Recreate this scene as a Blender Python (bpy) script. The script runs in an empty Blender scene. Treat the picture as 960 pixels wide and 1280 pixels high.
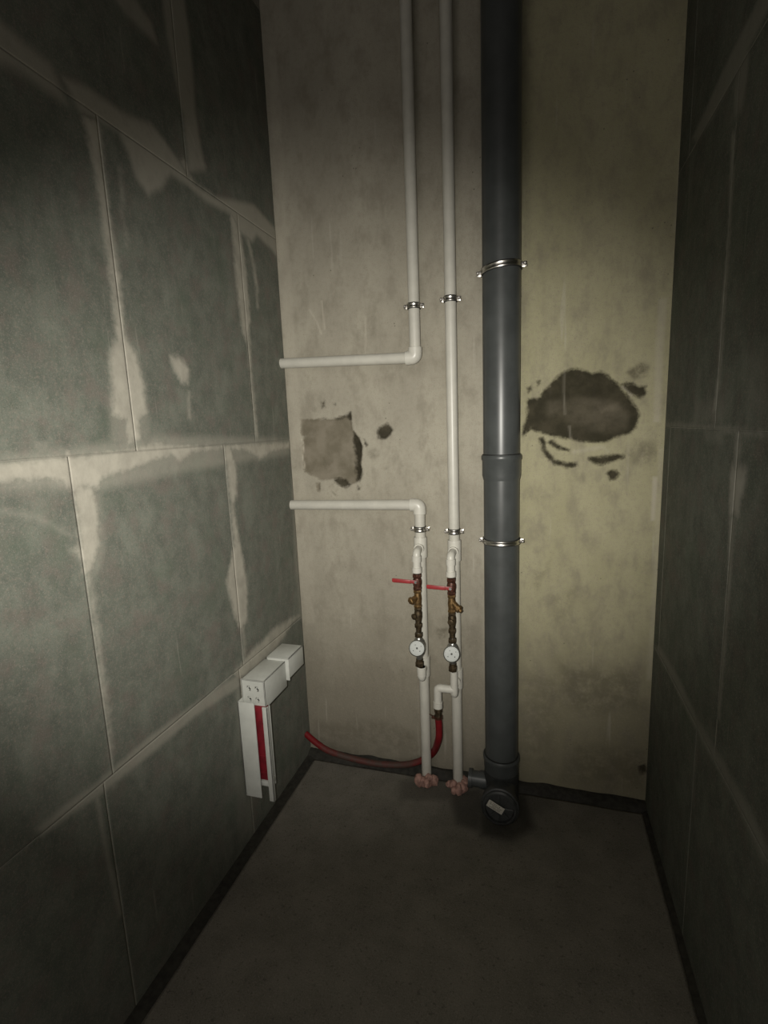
import bpy, bmesh, math, random
import numpy as np
from mathutils import Vector, Matrix, noise
random.seed(7)
SC = bpy.context.scene
COL = SC.collection

# ------------------------------------------------------------------ camera
FPX, YAW, PIT, ROL = 629.02, .2964, .1667, -.0394
CX, CY, CZ = .8446, -1.647, 1.2597
W = 1.201                       # width of the room
H = 2.65
J = (.5625, 1.2288, 1.8955, 2.5625)   # bed joints of the partition blocks
fw = np.array([-math.sin(YAW)*math.cos(PIT), math.cos(YAW)*math.cos(PIT), -math.sin(PIT)])
r0 = np.array([math.cos(YAW), math.sin(YAW), 0.]); u0 = np.cross(r0, fw)
RT = math.cos(ROL)*r0 + math.sin(ROL)*u0
UP = -math.sin(ROL)*r0 + math.cos(ROL)*u0
cam = bpy.data.cameras.new('camera'); co = bpy.data.objects.new('camera', cam); COL.objects.link(co)
cam.sensor_fit = 'VERTICAL'; cam.sensor_height = 24; cam.lens = 24*FPX/1280
cam.clip_start = .02
co.matrix_world = Matrix(((RT[0], UP[0], -fw[0], CX), (RT[1], UP[1], -fw[1], CY), (RT[2], UP[2], -fw[2], CZ), (0, 0, 0, 1)))
SC.camera = co

# ------------------------------------------------------------------ light
w = bpy.data.worlds.new('world'); SC.world = w; w.use_nodes = True
w.node_tree.nodes['Background'].inputs[0].default_value = (1, .93, .86, 1)
w.node_tree.nodes['Background'].inputs[1].default_value = .72
sl = bpy.data.lights.new('phone_torch', 'SPOT'); so = bpy.data.objects.new('phone_torch', sl); COL.objects.link(so)
sl.energy = 100; sl.spot_size = math.radians(77); sl.spot_blend = 1.0; sl.shadow_soft_size = .006
sl.color = (1, .965, .88)
lp = Vector((CX, CY, CZ)) + Vector(RT)*(-.035) + Vector(UP)*.01
ld = Vector(fw) + Vector(RT)*(-.09) + Vector(UP)*(.03)
so.location = lp; so.scale = (1.42, 1, 1)      # the torch lens throws an oval beam
so.rotation_euler = ld.to_track_quat('-Z', 'Y').to_euler()
vs = SC.view_settings
vs.view_transform = 'Standard'; vs.look = 'None'; vs.gamma = 1; vs.use_curve_mapping = False
vs.exposure = -0.12

# ------------------------------------------------------------------ helpers
def U(px, py, ax, v):
    """point where the sight line of a pixel meets the plane axis = v"""
    d = fw + RT*(px-480)/FPX - UP*(py-640)/FPX; o = np.array([CX, CY, CZ])
    return o + d*(v-o[ax])/d[ax]

def obj(name, bm, mat, parent=None, sharp=35):
    me = bpy.data.meshes.new(name)
    if isinstance(bm, bpy.types.Mesh): me = bm
    else:
        bm.normal_update(); bm.to_mesh(me); bm.free()
    me.materials.append(mat)
    if sharp:
        me.shade_smooth(); me.set_sharp_from_angle(angle=math.radians(sharp))
    o = bpy.data.objects.new(name, me); COL.objects.link(o)
    if parent: o.parent = parent
    return o
def thing(name, label, cat, loc=(0, 0, 0), group=None):
    o = bpy.data.objects.new(name, None); COL.objects.link(o)
    o.empty_display_size = .02; o.location = loc
    return tag(o, label, cat, group)
def tag(o, label, cat, group=None):
    o['label'] = label; o['category'] = cat
    if group: o['group'] = group
    return o
def rel(o):
    """children meshes are written in world coordinates: move them to their parent's frame"""
    for c in o.children:
        if c.type == 'MESH':
            c.data.transform(Matrix.Translation(-Vector(o.location)))
            for g in c.children:
                g.data.transform(Matrix.Translation(-Vector(o.location)))
def BM(): return bmesh.new()

def frame(d):
    d = Vector(d).normalized()
    a = Vector((0, 0, 1)) if abs(d.z) < .9 else Vector((1, 0, 0))
    u = d.cross(a).normalized(); v = d.cross(u).normalized()
    return d, u, v
def lathe(bm, prof, org, ax, n=28):
    """prof: (radius, distance along axis)"""
    d, u, v = frame(ax); org = Vector(org); rings = []
    for r, t in prof:
        if r <= 1e-6: rings.append([bm.verts.new(org+d*t)])
        else: rings.append([bm.verts.new(org+d*t+(u*math.cos(2*math.pi*k/n)+v*math.sin(2*math.pi*k/n))*r) for k in range(n)])
    for A, B in zip(rings, rings[1:]):
        for k in range(n):
            k2 = (k+1) % n
            q = [A[k % len(A)], A[k2 % len(A)], B[k2 % len(B)], B[k % len(B)]]
            q2 = []
            for x in q:
                if x not in q2: q2.append(x)
            if len(q2) > 2: bm.faces.new(q2)
    bmesh.ops.recalc_face_normals(bm, faces=bm.faces)
def cyl(bm, a, b, r, n=28, bev=.0008):
    a, b = Vector(a), Vector(b); L = (b-a).length
    lathe(bm, [(0, 0), (r-bev, 0), (r, bev), (r, L-bev), (r-bev, L), (0, L)], a, b-a, n)
def tube(bm, pts, r, n=18, cap=True, r1=None):
    pts = [Vector(p) for p in pts]; N = len(pts)
    t = [(pts[min(i+1, N-1)]-pts[max(i-1, 0)]).normalized() for i in range(N)]
    _, u, _ = frame(t[0]); rings = []
    for i, p in enumerate(pts):
        u = (u-t[i]*u.dot(t[i])).normalized(); v = t[i].cross(u)
        rr = r if r1 is None else r+(r1-r)*i/(N-1)
        rings.append([bm.verts.new(p+(u*math.cos(2*math.pi*k/n)+v*math.sin(2*math.pi*k/n))*rr) for k in range(n)])
    for A, B in zip(rings, rings[1:]):
        for k in range(n): bm.faces.new([A[k], A[(k+1) % n], B[(k+1) % n], B[k]])
    if cap: bm.faces.new(rings[0]); bm.faces.new(rings[-1])
    bmesh.ops.recalc_face_normals(bm, faces=bm.faces)
def fillet(pts, rad, n=8):
    pts = [Vector(p) for p in pts]; out = [pts[0]]
    for a, b, c in zip(pts, pts[1:], pts[2:]):
        d1 = (a-b).normalized(); d2 = (c-b).normalized()
        p, q = b+d1*rad, b+d2*rad
        for i in range(n+1):
            s = i/n; out.append(p*(1-s)**2+b*2*s*(1-s)+q*s*s)
    return out+[pts[-1]]
def box(bm, c, s, rot=None, bev=.0015):
    m = Matrix.Translation(Vector(c)) @ (rot.to_4x4() if rot else Matrix.Identity(4)) @ Matrix.Diagonal((s[0], s[1], s[2], 1))
    r = bmesh.ops.create_cube(bm, size=1, matrix=m)
    if bev:
        es = list({e for v in r['verts'] for e in v.link_edges})
        bmesh.ops.bevel(bm, geom=es, offset=bev, segments=2, affect='EDGES', profile=.5)
def prism(bm, poly, y0, y1):
    """poly in (x, z), extruded in y"""
    A = [bm.verts.new((x, y0, z)) for x, z in poly]; B = [bm.verts.new((x, y1, z)) for x, z in poly]
    bm.faces.new(A); bm.faces.new(B[::-1])
    for k in range(len(poly)):
        k2 = (k+1) % len(poly); bm.faces.new([A[k], A[k2], B[k2], B[k]])
    bmesh.ops.recalc_face_normals(bm, faces=bm.faces)

# ------------------------------------------------------------------ materials
class NT:
    def __init__(s, name):
        s.m = bpy.data.materials.new(name); s.m.use_nodes = True; s.t = s.m.node_tree; s.b = s.t.nodes['Principled BSDF']
    def n(s, typ, **k):
        o = s.t.nodes.new(typ)
        for a, v in k.items(): setattr(o, a, v)
        return o
    def l(s, a, b): s.t.links.new(a, b)
    def noise(s, scale, detail=6, rough=.6, vec=None, dist=0):
        o = s.n('ShaderNodeTexNoise'); o.inputs['Scale'].default_value = scale; o.inputs['Detail'].default_value = detail
        o.inputs['Roughness'].default_value = rough; o.inputs['Distortion'].default_value = dist
        if vec is not None: s.l(vec, o.inputs['Vector'])
        return o.outputs['Fac']
    def obj(s): return s.n('ShaderNodeTexCoord').outputs['Object']
    def geo(s): return s.n('ShaderNodeNewGeometry').outputs['Position']
    def scale(s, vec, v):
        o = s.n('ShaderNodeVectorMath', operation='MULTIPLY'); s.l(vec, o.inputs[0]); o.inputs[1].default_value = v; return o.outputs[0]
    def map(s, val, a, b, c=0, d=1, smooth=True):
        o = s.n('ShaderNodeMapRange'); o.interpolation_type = 'SMOOTHSTEP' if smooth else 'LINEAR'
        s.l(val, o.inputs[0])
        for i, x in enumerate((a, b, c, d)): o.inputs[i+1].default_value = x
        return o.outputs[0]
    def math(s, op, a, b=None):
        o = s.n('ShaderNodeMath', operation=op)
        for i, x in enumerate((a, b)):
            if x is None: continue
            if isinstance(x, (int, float)): o.inputs[i].default_value = x
            else: s.l(x, o.inputs[i])
        return o.outputs[0]
    def mix(s, f, a, b, mode='MIX'):
        o = s.n('ShaderNodeMix', data_type='RGBA', blend_type=mode)
        for i, x in ((0, f), (6, a), (7, b)):
            if isinstance(x, (int, float)): o.inputs[i].default_value = x
            elif isinstance(x, tuple): o.inputs[i].default_value = (*x, 1) if len(x) == 3 else x
            else: s.l(x, o.inputs[i])
        return o.outputs[2]
    def attr(s, name): return s.n('ShaderNodeAttribute', attribute_name=name).outputs
    def bump(s, h, st, dist=.002):
        o = s.n('ShaderNodeBump'); o.inputs['Strength'].default_value = st; o.inputs['Distance'].default_value = dist
        s.l(h, o.inputs['Height']); s.l(o.outputs[0], s.b.inputs['Normal'])
    def col(s, c):
        if isinstance(c, tuple): s.b.inputs['Base Color'].default_value = (*c, 1)
        else: s.l(c, s.b.inputs['Base Color'])
    def r(s, v, metal=0, spec=.5):
        if isinstance(v, (int, float)): s.b.inputs['Roughness'].default_value = v
        else: s.l(v, s.b.inputs['Roughness'])
        s.b.inputs['Metallic'].default_value = metal; s.b.inputs['Specular IOR Level'].default_value = spec

def simple(name, c, rough=.5, metal=0, var=.15, scale=40, spec=.5, bump=0):
    t = NT(name); g = t.geo(); n = t.noise(scale, 4, vec=g)
    t.col(t.mix(t.map(n, .3, .7), tuple(x*(1-var) for x in c), tuple(min(1, x*(1+var)) for x in c)))
    t.r(rough, metal, spec)
    if bump: t.bump(n, bump, .001)
    return t.m

def wall_colour_grain(t, g):
    """fine pinkish and greenish mottling of dusty masonry"""
    a = t.noise(150, 3, .7, g); b = t.noise(28, 5, .6, t.scale(g, (1, 1, .8)))
    return a, b
# gypsum partition blocks: grey green card-like face, filler smears from the attribute
def block_mat(name, base, dark, filler):
    t = NT(name); g = t.geo(); at = t.attr('mask')
    sep = t.n('ShaderNodeSeparateColor'); t.l(at['Color'], sep.inputs[0])
    a, b = wall_colour_grain(t, g)
    streak = t.noise(9, 5, .6, t.scale(g, (1, 1.3, .9)))
    c = t.mix(t.map(b, .3, .7), base, dark)
    c = t.mix(t.math('MULTIPLY', t.map(streak, .45, .72), .6), c, tuple(x*1.35 for x in base))
    c = t.mix(t.math('MULTIPLY', t.map(a, .45, .75), .55), c, (base[0]*1.7, base[1]*1.35, base[2]*1.35))
    c = t.mix(t.math('MULTIPLY', t.map(t.noise(55, 4, .7, g), .5, .75), .45), c, (base[0]*.62, base[1]*.7, base[2]*.62))
    c = t.mix(t.math('MULTIPLY', t.map(t.noise(16, 4, .6, g), .48, .7), .55), c, (base[0]*1.12, base[1]*.88, base[2]*.92))
    c = t.mix(t.math('MULTIPLY', t.map(t.noise(7, 5, .6, t.scale(g, (1, -1, 1))), .52, .72), .5), c, (base[0]*.62, base[1]*.74, base[2]*.66))
    fine = t.noise(420, 2, .5, g)
    c = t.mix(t.math('MULTIPLY', t.map(fine, .55, .75), .38), c, (.34, .33, .30))
    c = t.mix(t.math('MULTIPLY', t.map(t.noise(330, 2, .5, t.scale(g, (1, -1, 1))), .58, .75), .5), c, tuple(x*.4 for x in base))
    # thin scratches
    scr = t.noise(60, 2, .5, t.scale(g, (1, 1, .06)))
    c = t.mix(t.math('MULTIPLY', t.map(scr, .69, .76), .22), c, filler)
    edge = t.noise(55, 5, .65, g)
    sd = t.math('ADD', t.math('SUBTRACT', sep.outputs[0], .5), t.math('MULTIPLY', t.math('SUBTRACT', edge, .5), .10))
    m = t.math('MULTIPLY', t.map(sd, -.055, .05, 1, 0), sep.outputs[1])
    soft = t.math('MULTIPLY', sep.outputs[2], t.map(b, .15, .6, .55, 1.0))
    m = t.math('MAXIMUM', m, soft)
    fc = t.mix(t.map(b, .3, .75), filler, tuple(x*.78 for x in filler))
    c = t.mix(m, c, fc)
    t.col(c); t.r(.85, 0, .25)
    t.bump(t.math('ADD', t.math('MULTIPLY', a, .5), t.math('MULTIPLY', m, .6)), .35, .0015)
    return t.m
M = {}
FILL = (.43, .405, .34)
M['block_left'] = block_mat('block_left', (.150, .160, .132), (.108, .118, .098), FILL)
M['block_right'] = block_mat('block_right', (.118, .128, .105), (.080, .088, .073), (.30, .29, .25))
M['joint'] = simple('joint', (.27, .26, .22), .9, scale=60, bump=.4)

def plaster():
    t = NT('plaster'); g = t.geo(); at = t.attr('mask')
    sep = t.n('ShaderNodeSeparateColor'); t.l(at['Color'], sep.inputs[0])
    a, b = wall_colour_grain(t, g)
    big = t.noise(3.2, 4, .6, t.scale(g, (1.3, 1, .7)))
    c = t.mix(t.map(big, .35, .7), (.325, .302, .245), (.395, .370, .30))
    # right of the soil pipe a yellower skim coat
    sx = t.n('ShaderNodeSeparateXYZ'); t.l(g, sx.inputs[0])
    yel = t.map(t.math('ADD', sx.outputs[0], t.math('MULTIPLY', t.math('SUBTRACT', b, .5), .15)), .72, .80)
    c = t.mix(t.math('MULTIPLY', yel, .9), c, t.mix(t.map(big, .3, .7), (.345, .325, .195), (.40, .375, .24)))
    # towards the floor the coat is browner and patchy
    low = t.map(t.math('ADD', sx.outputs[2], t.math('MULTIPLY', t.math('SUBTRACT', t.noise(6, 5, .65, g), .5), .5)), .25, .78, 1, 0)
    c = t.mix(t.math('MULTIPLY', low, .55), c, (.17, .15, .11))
    cloud = t.noise(17, 6, .65, t.scale(g, (1, 1, .55)))
    c = t.mix(t.math('MULTIPLY', t.map(cloud, .44, .70), .52), c, (.20, .18, .14))
    c = t.mix(t.math('MULTIPLY', t.map(a, .48, .8), .45), c, (.46, .385, .32))
    c = t.mix(t.math('MULTIPLY', t.map(t.noise(300, 2, .5, g), .56, .75), .5), c, (.20, .185, .14))
    scr = t.noise(42, 2, .5, t.scale(g, (1, 1, .07)))
    c = t.mix(t.math('MULTIPLY', t.map(scr, .66, .74), .25), c, (.52, .49, .42))
    c = t.mix(t.math('MULTIPLY', t.map(t.noise(75, 5, .7, g), .45, .75), .30), c, (.21, .19, .145))
    spk = t.n('ShaderNodeTexVoronoi'); spk.inputs['Scale'].default_value = 38; t.l(g, spk.inputs['Vector'])
    sm = t.math('MULTIPLY', t.map(spk.outputs['Distance'], .05, .11, 1, 0), t.map(t.noise(7, 3, .5, g), .55, .62))
    c = t.mix(t.math('MULTIPLY', sm, .7), c, (.10, .09, .065))
    edge = t.noise(48, 5, .7, g)
    jit = t.math('MULTIPLY', t.math('SUBTRACT', t.math('ADD', t.math('MULTIPLY', edge, .6), t.math('MULTIPLY', t.noise(17, 5, .7, g), .4)), .5), .15)
    mid = t.map(t.math('ADD', t.math('SUBTRACT', sep.outputs[1], .5), jit), -.02, .02, 1, 0)
    midc = t.mix(t.map(t.noise(13, 5, .6, g), .35, .65), (.155, .137, .10), (.225, .20, .155))
    c = t.mix(mid, c, midc)
    drk = t.map(t.math('ADD', t.math('SUBTRACT', sep.outputs[0], .5), jit), -.035, .02, 1, 0)
    drkc = t.mix(t.map(t.noise(24, 5, .6, g), .35, .7), (.022, .019, .011), (.048, .041, .026))
    pale = t.math('MULTIPLY', at['Alpha'], t.map(t.noise(20, 5, .6, g), .3, .65, .35, 1))
    drkc = t.mix(pale, drkc, (.145, .125, .092))
    c = t.mix(t.math('MULTIPLY', drk, .95), c, drkc)
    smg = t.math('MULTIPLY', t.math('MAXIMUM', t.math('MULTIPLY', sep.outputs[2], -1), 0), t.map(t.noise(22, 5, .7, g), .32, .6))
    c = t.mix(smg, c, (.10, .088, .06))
    lt = t.math('MAXIMUM', sep.outputs[2], 0)
    c = t.mix(t.math('MULTIPLY', lt, .8), c, (.50, .46, .38))
    t.col(c); t.r(.9, 0, .2)
    t.bump(t.math('ADD', cloud, t.math('MULTIPLY', a, .6)), .6, .003)
    return t.m
M['plaster'] = plaster()

def screed():
    t = NT('screed'); g = t.geo(); at = t.attr('mask')
    sep = t.n('ShaderNodeSeparateColor'); t.l(at['Color'], sep.inputs[0])
    a = t.noise(230, 3, .7, g); b = t.noise(11, 6, .65, g)
    c = t.mix(t.map(b, .3, .7), (.16, .151, .126), (.215, .201, .17))
    c = t.mix(t.math('MULTIPLY', t.map(a, .48, .72), .55), c, (.30, .265, .235))
    c = t.mix(t.math('MULTIPLY', t.map(t.noise(320, 2, .5, g), .56, .75), .6), c, (.06, .06, .048))
    c = t.mix(t.math('MULTIPLY', t.map(t.noise(90, 2, .5, g), .62, .7), .4), c, (.05, .047, .037))
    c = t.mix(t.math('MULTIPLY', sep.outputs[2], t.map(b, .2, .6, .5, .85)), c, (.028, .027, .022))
    t.col(c); t.r(.9, 0, .2); t.bump(t.math('ADD', a, b), .5, .002)
    return t.m
M['screed'] = screed()
M['tape'] = simple('edge_tape', (.030, .028, .022), .8, var=.4, scale=60, bump=.6)
M['slab'] = simple('ceiling_slab', (.2, .2, .19), .9, scale=12)
M['white_pipe'] = simple('white_pipe', (.53, .515, .455), .38, var=.05, scale=25)
M['white_fit'] = simple('white_fitting', (.57, .555, .495), .35, var=.05, scale=25)
M['grey_pipe'] = simple('grey_pipe', (.062, .067, .066), .34, var=.14, scale=14, spec=.45)
M['grey_seal'] = simple('black_seal', (.012, .012, .011), .6)
M['plug'] = simple('dark_plug', (.035, .037, .036), .45, var=.3, scale=60)
M['paper'] = simple('paper_sticker', (.50, .48, .41), .6, var=.1, scale=200)
M['ink'] = simple('ink', (.05, .05, .045), .6)
M['zinc'] = simple('zinc', (.62, .60, .56), .28, 1.0, var=.15, scale=90)
M['rubber'] = simple('rubber', (.012, .012, .012), .7)
M['brass'] = simple('tarnished_brass', (.27, .17, .075), .42, .85, var=.4, scale=120)
M['bronze'] = simple('dark_bronze', (.085, .062, .035), .5, .7, var=.5, scale=120)
M['valve'] = simple('valve_red_brown', (.075, .030, .018), .45, .4, var=.5, scale=150)
M['red'] = simple('red_enamel', (.29, .030, .032), .4, var=.15)
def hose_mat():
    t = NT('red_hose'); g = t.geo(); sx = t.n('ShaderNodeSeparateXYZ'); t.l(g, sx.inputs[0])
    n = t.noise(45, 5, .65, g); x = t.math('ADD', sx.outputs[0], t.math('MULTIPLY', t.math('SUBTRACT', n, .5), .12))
    # shade at the wall foot painted in: middle length turned dull grey-brown
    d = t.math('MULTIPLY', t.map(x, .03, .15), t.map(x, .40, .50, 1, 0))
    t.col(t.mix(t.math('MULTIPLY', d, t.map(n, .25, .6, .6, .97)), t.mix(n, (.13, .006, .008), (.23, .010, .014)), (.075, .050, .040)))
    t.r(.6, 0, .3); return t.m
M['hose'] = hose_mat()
M['hose_in'] = simple('hose_inside', (.02, .004, .004), .8)
M['dial'] = simple('dial', (.42, .44, .42), .35, var=.05)
M['nickel'] = simple('nickel', (.45, .45, .42), .35, .9, var=.3, scale=150)
M['white_plastic'] = simple('white_plastic', (.52, .53, .49), .45, var=.05, scale=30)
M['red_core'] = simple('red_core', (.17, .007, .014), .6, var=.25, scale=40)
M['foam'] = simple('pink_foam', (.36, .21, .17), .85, var=.3, scale=70, bump=.6)

# ------------------------------------------------------------------ marks traced on the walls
def sd_poly(P, poly):
    """signed distance (negative inside) of points P (N,2) to polygon"""
    V = np.asarray(poly, float); d = np.full(len(P), 1e9); s = np.ones(len(P)); n = len(V)
    for i in range(n):
        a, b = V[i], V[i-1]; e = b-a; wv = P-a
        L = max((e@e), 1e-12); t = np.clip(wv@e/L, 0, 1)
        q = wv-t[:, None]*e; d = np.minimum(d, (q*q).sum(1))
        c1 = P[:, 1] >= a[1]; c2 = P[:, 1] < b[1]; c3 = e[0]*wv[:, 1] > e[1]*wv[:, 0]
        f = (c1 & c2 & c3) | (~c1 & ~c2 & ~c3); s[f] *= -1
    return s*np.sqrt(d)
def near(P, poly, pad=.09):
    V = np.asarray(poly); lo, hi = V.min(0)-pad, V.max(0)+pad
    return np.where(((P >= lo) & (P <= hi)).all(1))[0]
def smooth(x, a, b):
    t = np.clip((x-a)/(b-a), 0, 1); return t*t*(3-2*t)
def band(pts, wid):
    """polyline with pixel width -> polygon in pixels"""
    p = np.array(pts, float); L, R = [], []
    for i in range(len(p)):
        d = p[min(i+1, len(p)-1)]-p[max(i-1, 0)]; d /= np.linalg.norm(d); n = np.array([-d[1], d[0]])
        w_ = wid[i] if isinstance(wid, (list, tuple)) else wid
        L.append(p[i]+n*w_/2); R.append(p[i]-n*w_/2)
    return [tuple(x) for x in L+R[::-1]]
# (pixels, opacity); projected onto the wall plane where the smear really is
LEFT_HARD = [
 ([(-90,586),(0,578),(79,570),(83,564),(92,569),(167,559),(190,553),(230,556),(283,556),(362,552),(362,561),(340,565),(325,574),(308,564),(283,561),(240,566),(225,580),(215,570),(190,578),(160,590),(130,598),(122,610),(92,613),(78,604),(50,600),(0,604),(-90,616)], 1),
 ([(92,600),(118,610),(124,650),(124,683),(116,706),(112,718),(106,718),(102,700),(91,687),(100,682),(97,640)], .95),
 (band([(110,712),(121,790),(134,890),(139,935)], [7,6,6,5]), .6),
 ([(102,142),(125,152),(130,208),(139,280),(150,350),(156,418),(171,446),(178,471),(184,517),(174,525),(177,550),(160,556),(157,526),(140,518),(137,442),(145,421),(141,370),(131,300),(118,215)], .95),
 (band([(232,144),(237,170),(243,195),(247,212)], [9,10,16,22]), .7),
 ([(288,265),(300,285),(307,330),(313,400),(309,430),(303,415),(297,370),(293,330)], .9),
 (band([(309,405),(315,480),(322,553)], [5,3,3]), .75),
 (band([(309,296),(316,325),(321,360),(322,385)], [4,3,3,2]), .7),
 ([(279,556),(288,556),(296,588),(296,617),(292,632),(296,658),(304,700),(309,730),(309,775),(301,787),(292,768),(283,727),(288,704),(292,683),(290,650),(287,617),(283,583)], .95),
 (band([(303,782),(306,812),(306,830)], [5,3,3]), .6),
 ([(382,765),(358,776),(342,785),(333,796),(317,810),(292,842),(298,852),(317,838),(338,817),(354,798),(365,779)], .75),
 ([(213,446),(223,445),(237,462),(235,479),(227,477),(217,462)], 1),
 (band([(236,490),(237,522)], 2), .6),
 (band([(150,210),(153,260),(160,310)], [4,3,2]), .4),
 (band([(300,832),(303,860),(304,892)], [7,6,4]), .4),
 (band([(228,200),(240,228),(268,248)], [6,5,4]), .8),
]
LEFT_SOFT = [
 ([(79,98),(108,108),(158,144),(188,154),(205,175),(225,204),(240,228),(267,246),(292,250),(317,256),(346,288),(352,330),(340,312),(321,294),(315,302),(300,290),(288,268),(258,252),(235,232),(214,218),(202,235),(185,244),(170,222),(160,190),(148,165),(125,152),(100,140)], .85, .012),
 ([(-90,-30),(0,25),(30,55),(62,78),(72,100),(82,128),(60,116),(30,92),(0,80),(-90,40)], .72, .016),
 (band([(214,-20),(222,40),(229,90),(236,140),(243,190),(246,214)], [26,28,24,16,18,22]), .75, .012),
 ([(130,-20),(170,0),(190,30),(197,56),(180,40),(155,15)], .65, .012),
 ([(0,570),(80,562),(190,545),(362,548),(362,568),(230,590),(130,612),(0,612)], .45, .015),
 (band([(300,850),(240,890),(190,930),(118,990),(85,1012),(50,1040)], [14,13,18,15,14,12]), .6, .010),
 (band([(120,990),(134,1070),(151,1145)], [6,6,5]), .45, .006),
 (band([(129,850),(138,930),(143,985)], [6,5,5]), .35, .008),
 (band([(0,638),(45,646),(90,670)], [6,6,5]), .3, .010),
 ([(42,552),(46,572),(62,572),(60,552)], .3, .008),
 ([(140,440),(180,470),(186,520),(186,556),(140,556),(136,500)], .35, .012),
 ([(96,610),(126,616),(132,690),(114,735),(96,700)], .3, .012),
 ([(296,832),(306,900),(300,950),(296,880)], .3, .012),
 ([(290,960),(312,960),(318,1040),(300,1050)], .2, .02),
 (band([(352,330),(362,455),(366,560)], [7,6,8]), .25, .012),
 (band([(368,600),(374,700),(378,770)], [8,12,8]), .3, .012),
]
RIGHT_HARD = [
 (band([(915,108),(928,112),(925,130),(917,150)], [6,10,10,8]), .45),
 (band([(917,165),(911,300),(903,400),(899,470),(893,515)], [5,4,5,4,6]), .75),
 (band([(826,531),(870,533),(893,534),(930,540),(965,543)], [3,3,4,5,5]), .7),
 (band([(923,538),(921,575),(917,610)], [7,7,8]), .8),
 ([(922,579),(934,587),(932,605),(929,613),(922,646),(911,644),(912,600),(915,580)], 1),
 (band([(915,645),(912,714),(906,800),(898,900)], [8,4,3,3]), .75),
 (band([(868,905),(900,955),(928,1006),(956,1070)], [4,5,5,5]), .35),
]
RIGHT_SOFT = [
 (band([(975,-40),(952,10),(912,90),(885,145),(868,175)], [16,17,17,12,7]), .7, .010),
 (band([(930,60),(926,100),(922,140)], [14,15,10]), .65, .010),
 ([(868,500),(905,500),(903,530),(868,532)], .25, .02),
 ([(930,440),(960,430),(960,520),(935,525)], .22, .03),
 ([(878,536),(904,536),(902,556),(884,552)], .3, .014),
 (band([(821,808),(845,850),(868,900),(900,955),(930,1010),(960,1075)], [7,9,9,11,13,14]), .5, .012),
 (band([(872,908),(868,960),(866,1010)], [5,4,4]), .22, .008),
]
def proj(px, plane, val, keep):
    return [tuple(U(x, y, plane, val)[list(keep)]) for x, y in px]
def marks(hard, soft, plane, val, keep):
    return ([(proj(p, plane, val, keep), o) for p, o in hard], [(proj(p, plane, val, keep), o, s) for p, o, s in soft])
def eval_marks(P, hard, soft):
    sd = np.full(len(P), .05); op = np.zeros(len(P)); sf = np.zeros(len(P))
    for poly, o in hard:
        k = near(P, poly)
        if not len(k): continue
        d = sd_poly(P[k], poly); b = d < sd[k]; kk = k[b]; sd[kk] = d[b]; op[kk] = o
    for poly, o, s in soft:
        k = near(P, poly)
        if not len(k): continue
        d = sd_poly(P[k], poly); sf[k] = np.maximum(sf[k], o*(1-smooth(d, -s, s)))
    return np.clip(sd*4+.5, 0, 1), op, sf, sd
def set_mask(me, R, G, B, A=None):
    c = np.ones((len(me.vertices), 4), np.float32)
    if A is not None: c[:len(A), 3] = A
    c[:len(R), 0] = R; c[:len(R), 1] = G; c[:len(R), 2] = B
    a = me.attributes.new('mask', 'FLOAT_COLOR', 'POINT'); a.data.foreach_set('color', c.ravel())

def grid_slab(name, us, vs_, to3, back, disp):
    """front face gridded over (u, v); rim goes back by `back`. to3(u, v, h) -> xyz; disp(P) -> heights, masks"""
    nu, nv = len(us), len(vs_)
    uu, vv = np.meshgrid(us, vs_, indexing='ij'); P = np.stack([uu.ravel(), vv.ravel()], 1)
    h, mk = disp(P); r, g, b = mk[:3]
    # eased arris
    e = np.minimum.reduce([P[:, 0]-us[0], us[-1]-P[:, 0], P[:, 1]-vs_[0], vs_[-1]-P[:, 1]])
    F = to3(P[:, 0], P[:, 1], h)
    idx = np.arange(nu*nv).reshape(nu, nv)
    f = np.stack([idx[:-1, :-1].ravel(), idx[1:, :-1].ravel(), idx[1:, 1:].ravel(), idx[:-1, 1:].ravel()], 1)
    rim = np.concatenate([idx[:, 0], idx[-1, 1:], idx[-2::-1, -1], idx[0, -2:0:-1]])
    Bk = to3(P[rim, 0], P[rim, 1], np.full(len(rim), -back)); n0 = nu*nv; m = len(rim)
    k = np.arange(m); k2 = (k+1) % m
    s = np.stack([rim[k2], rim[k], n0+k, n0+k2], 1)
    faces = np.concatenate([f, s]).tolist() + [list(range(n0+m-1, n0-1, -1))]
    me = bpy.data.meshes.new(name); me.from_pydata(np.concatenate([F, Bk]).tolist(), [], faces)
    rr = np.concatenate([r, r[rim]]); gg = np.concatenate([g, g[rim]]); bb = np.concatenate([b, b[rim]])
    set_mask(me, rr, gg, bb, np.concatenate([mk[3], mk[3][rim]]) if len(mk) > 3 else None); me.update()
    return me
def axis(a, b, step):
    return np.linspace(a, b, max(2, int(round((b-a)/step))+1))
def struct(name, me, mat, sharp=None):
    o = obj(name, me, mat, None, sharp); o['kind'] = 'structure'; return o

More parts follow.
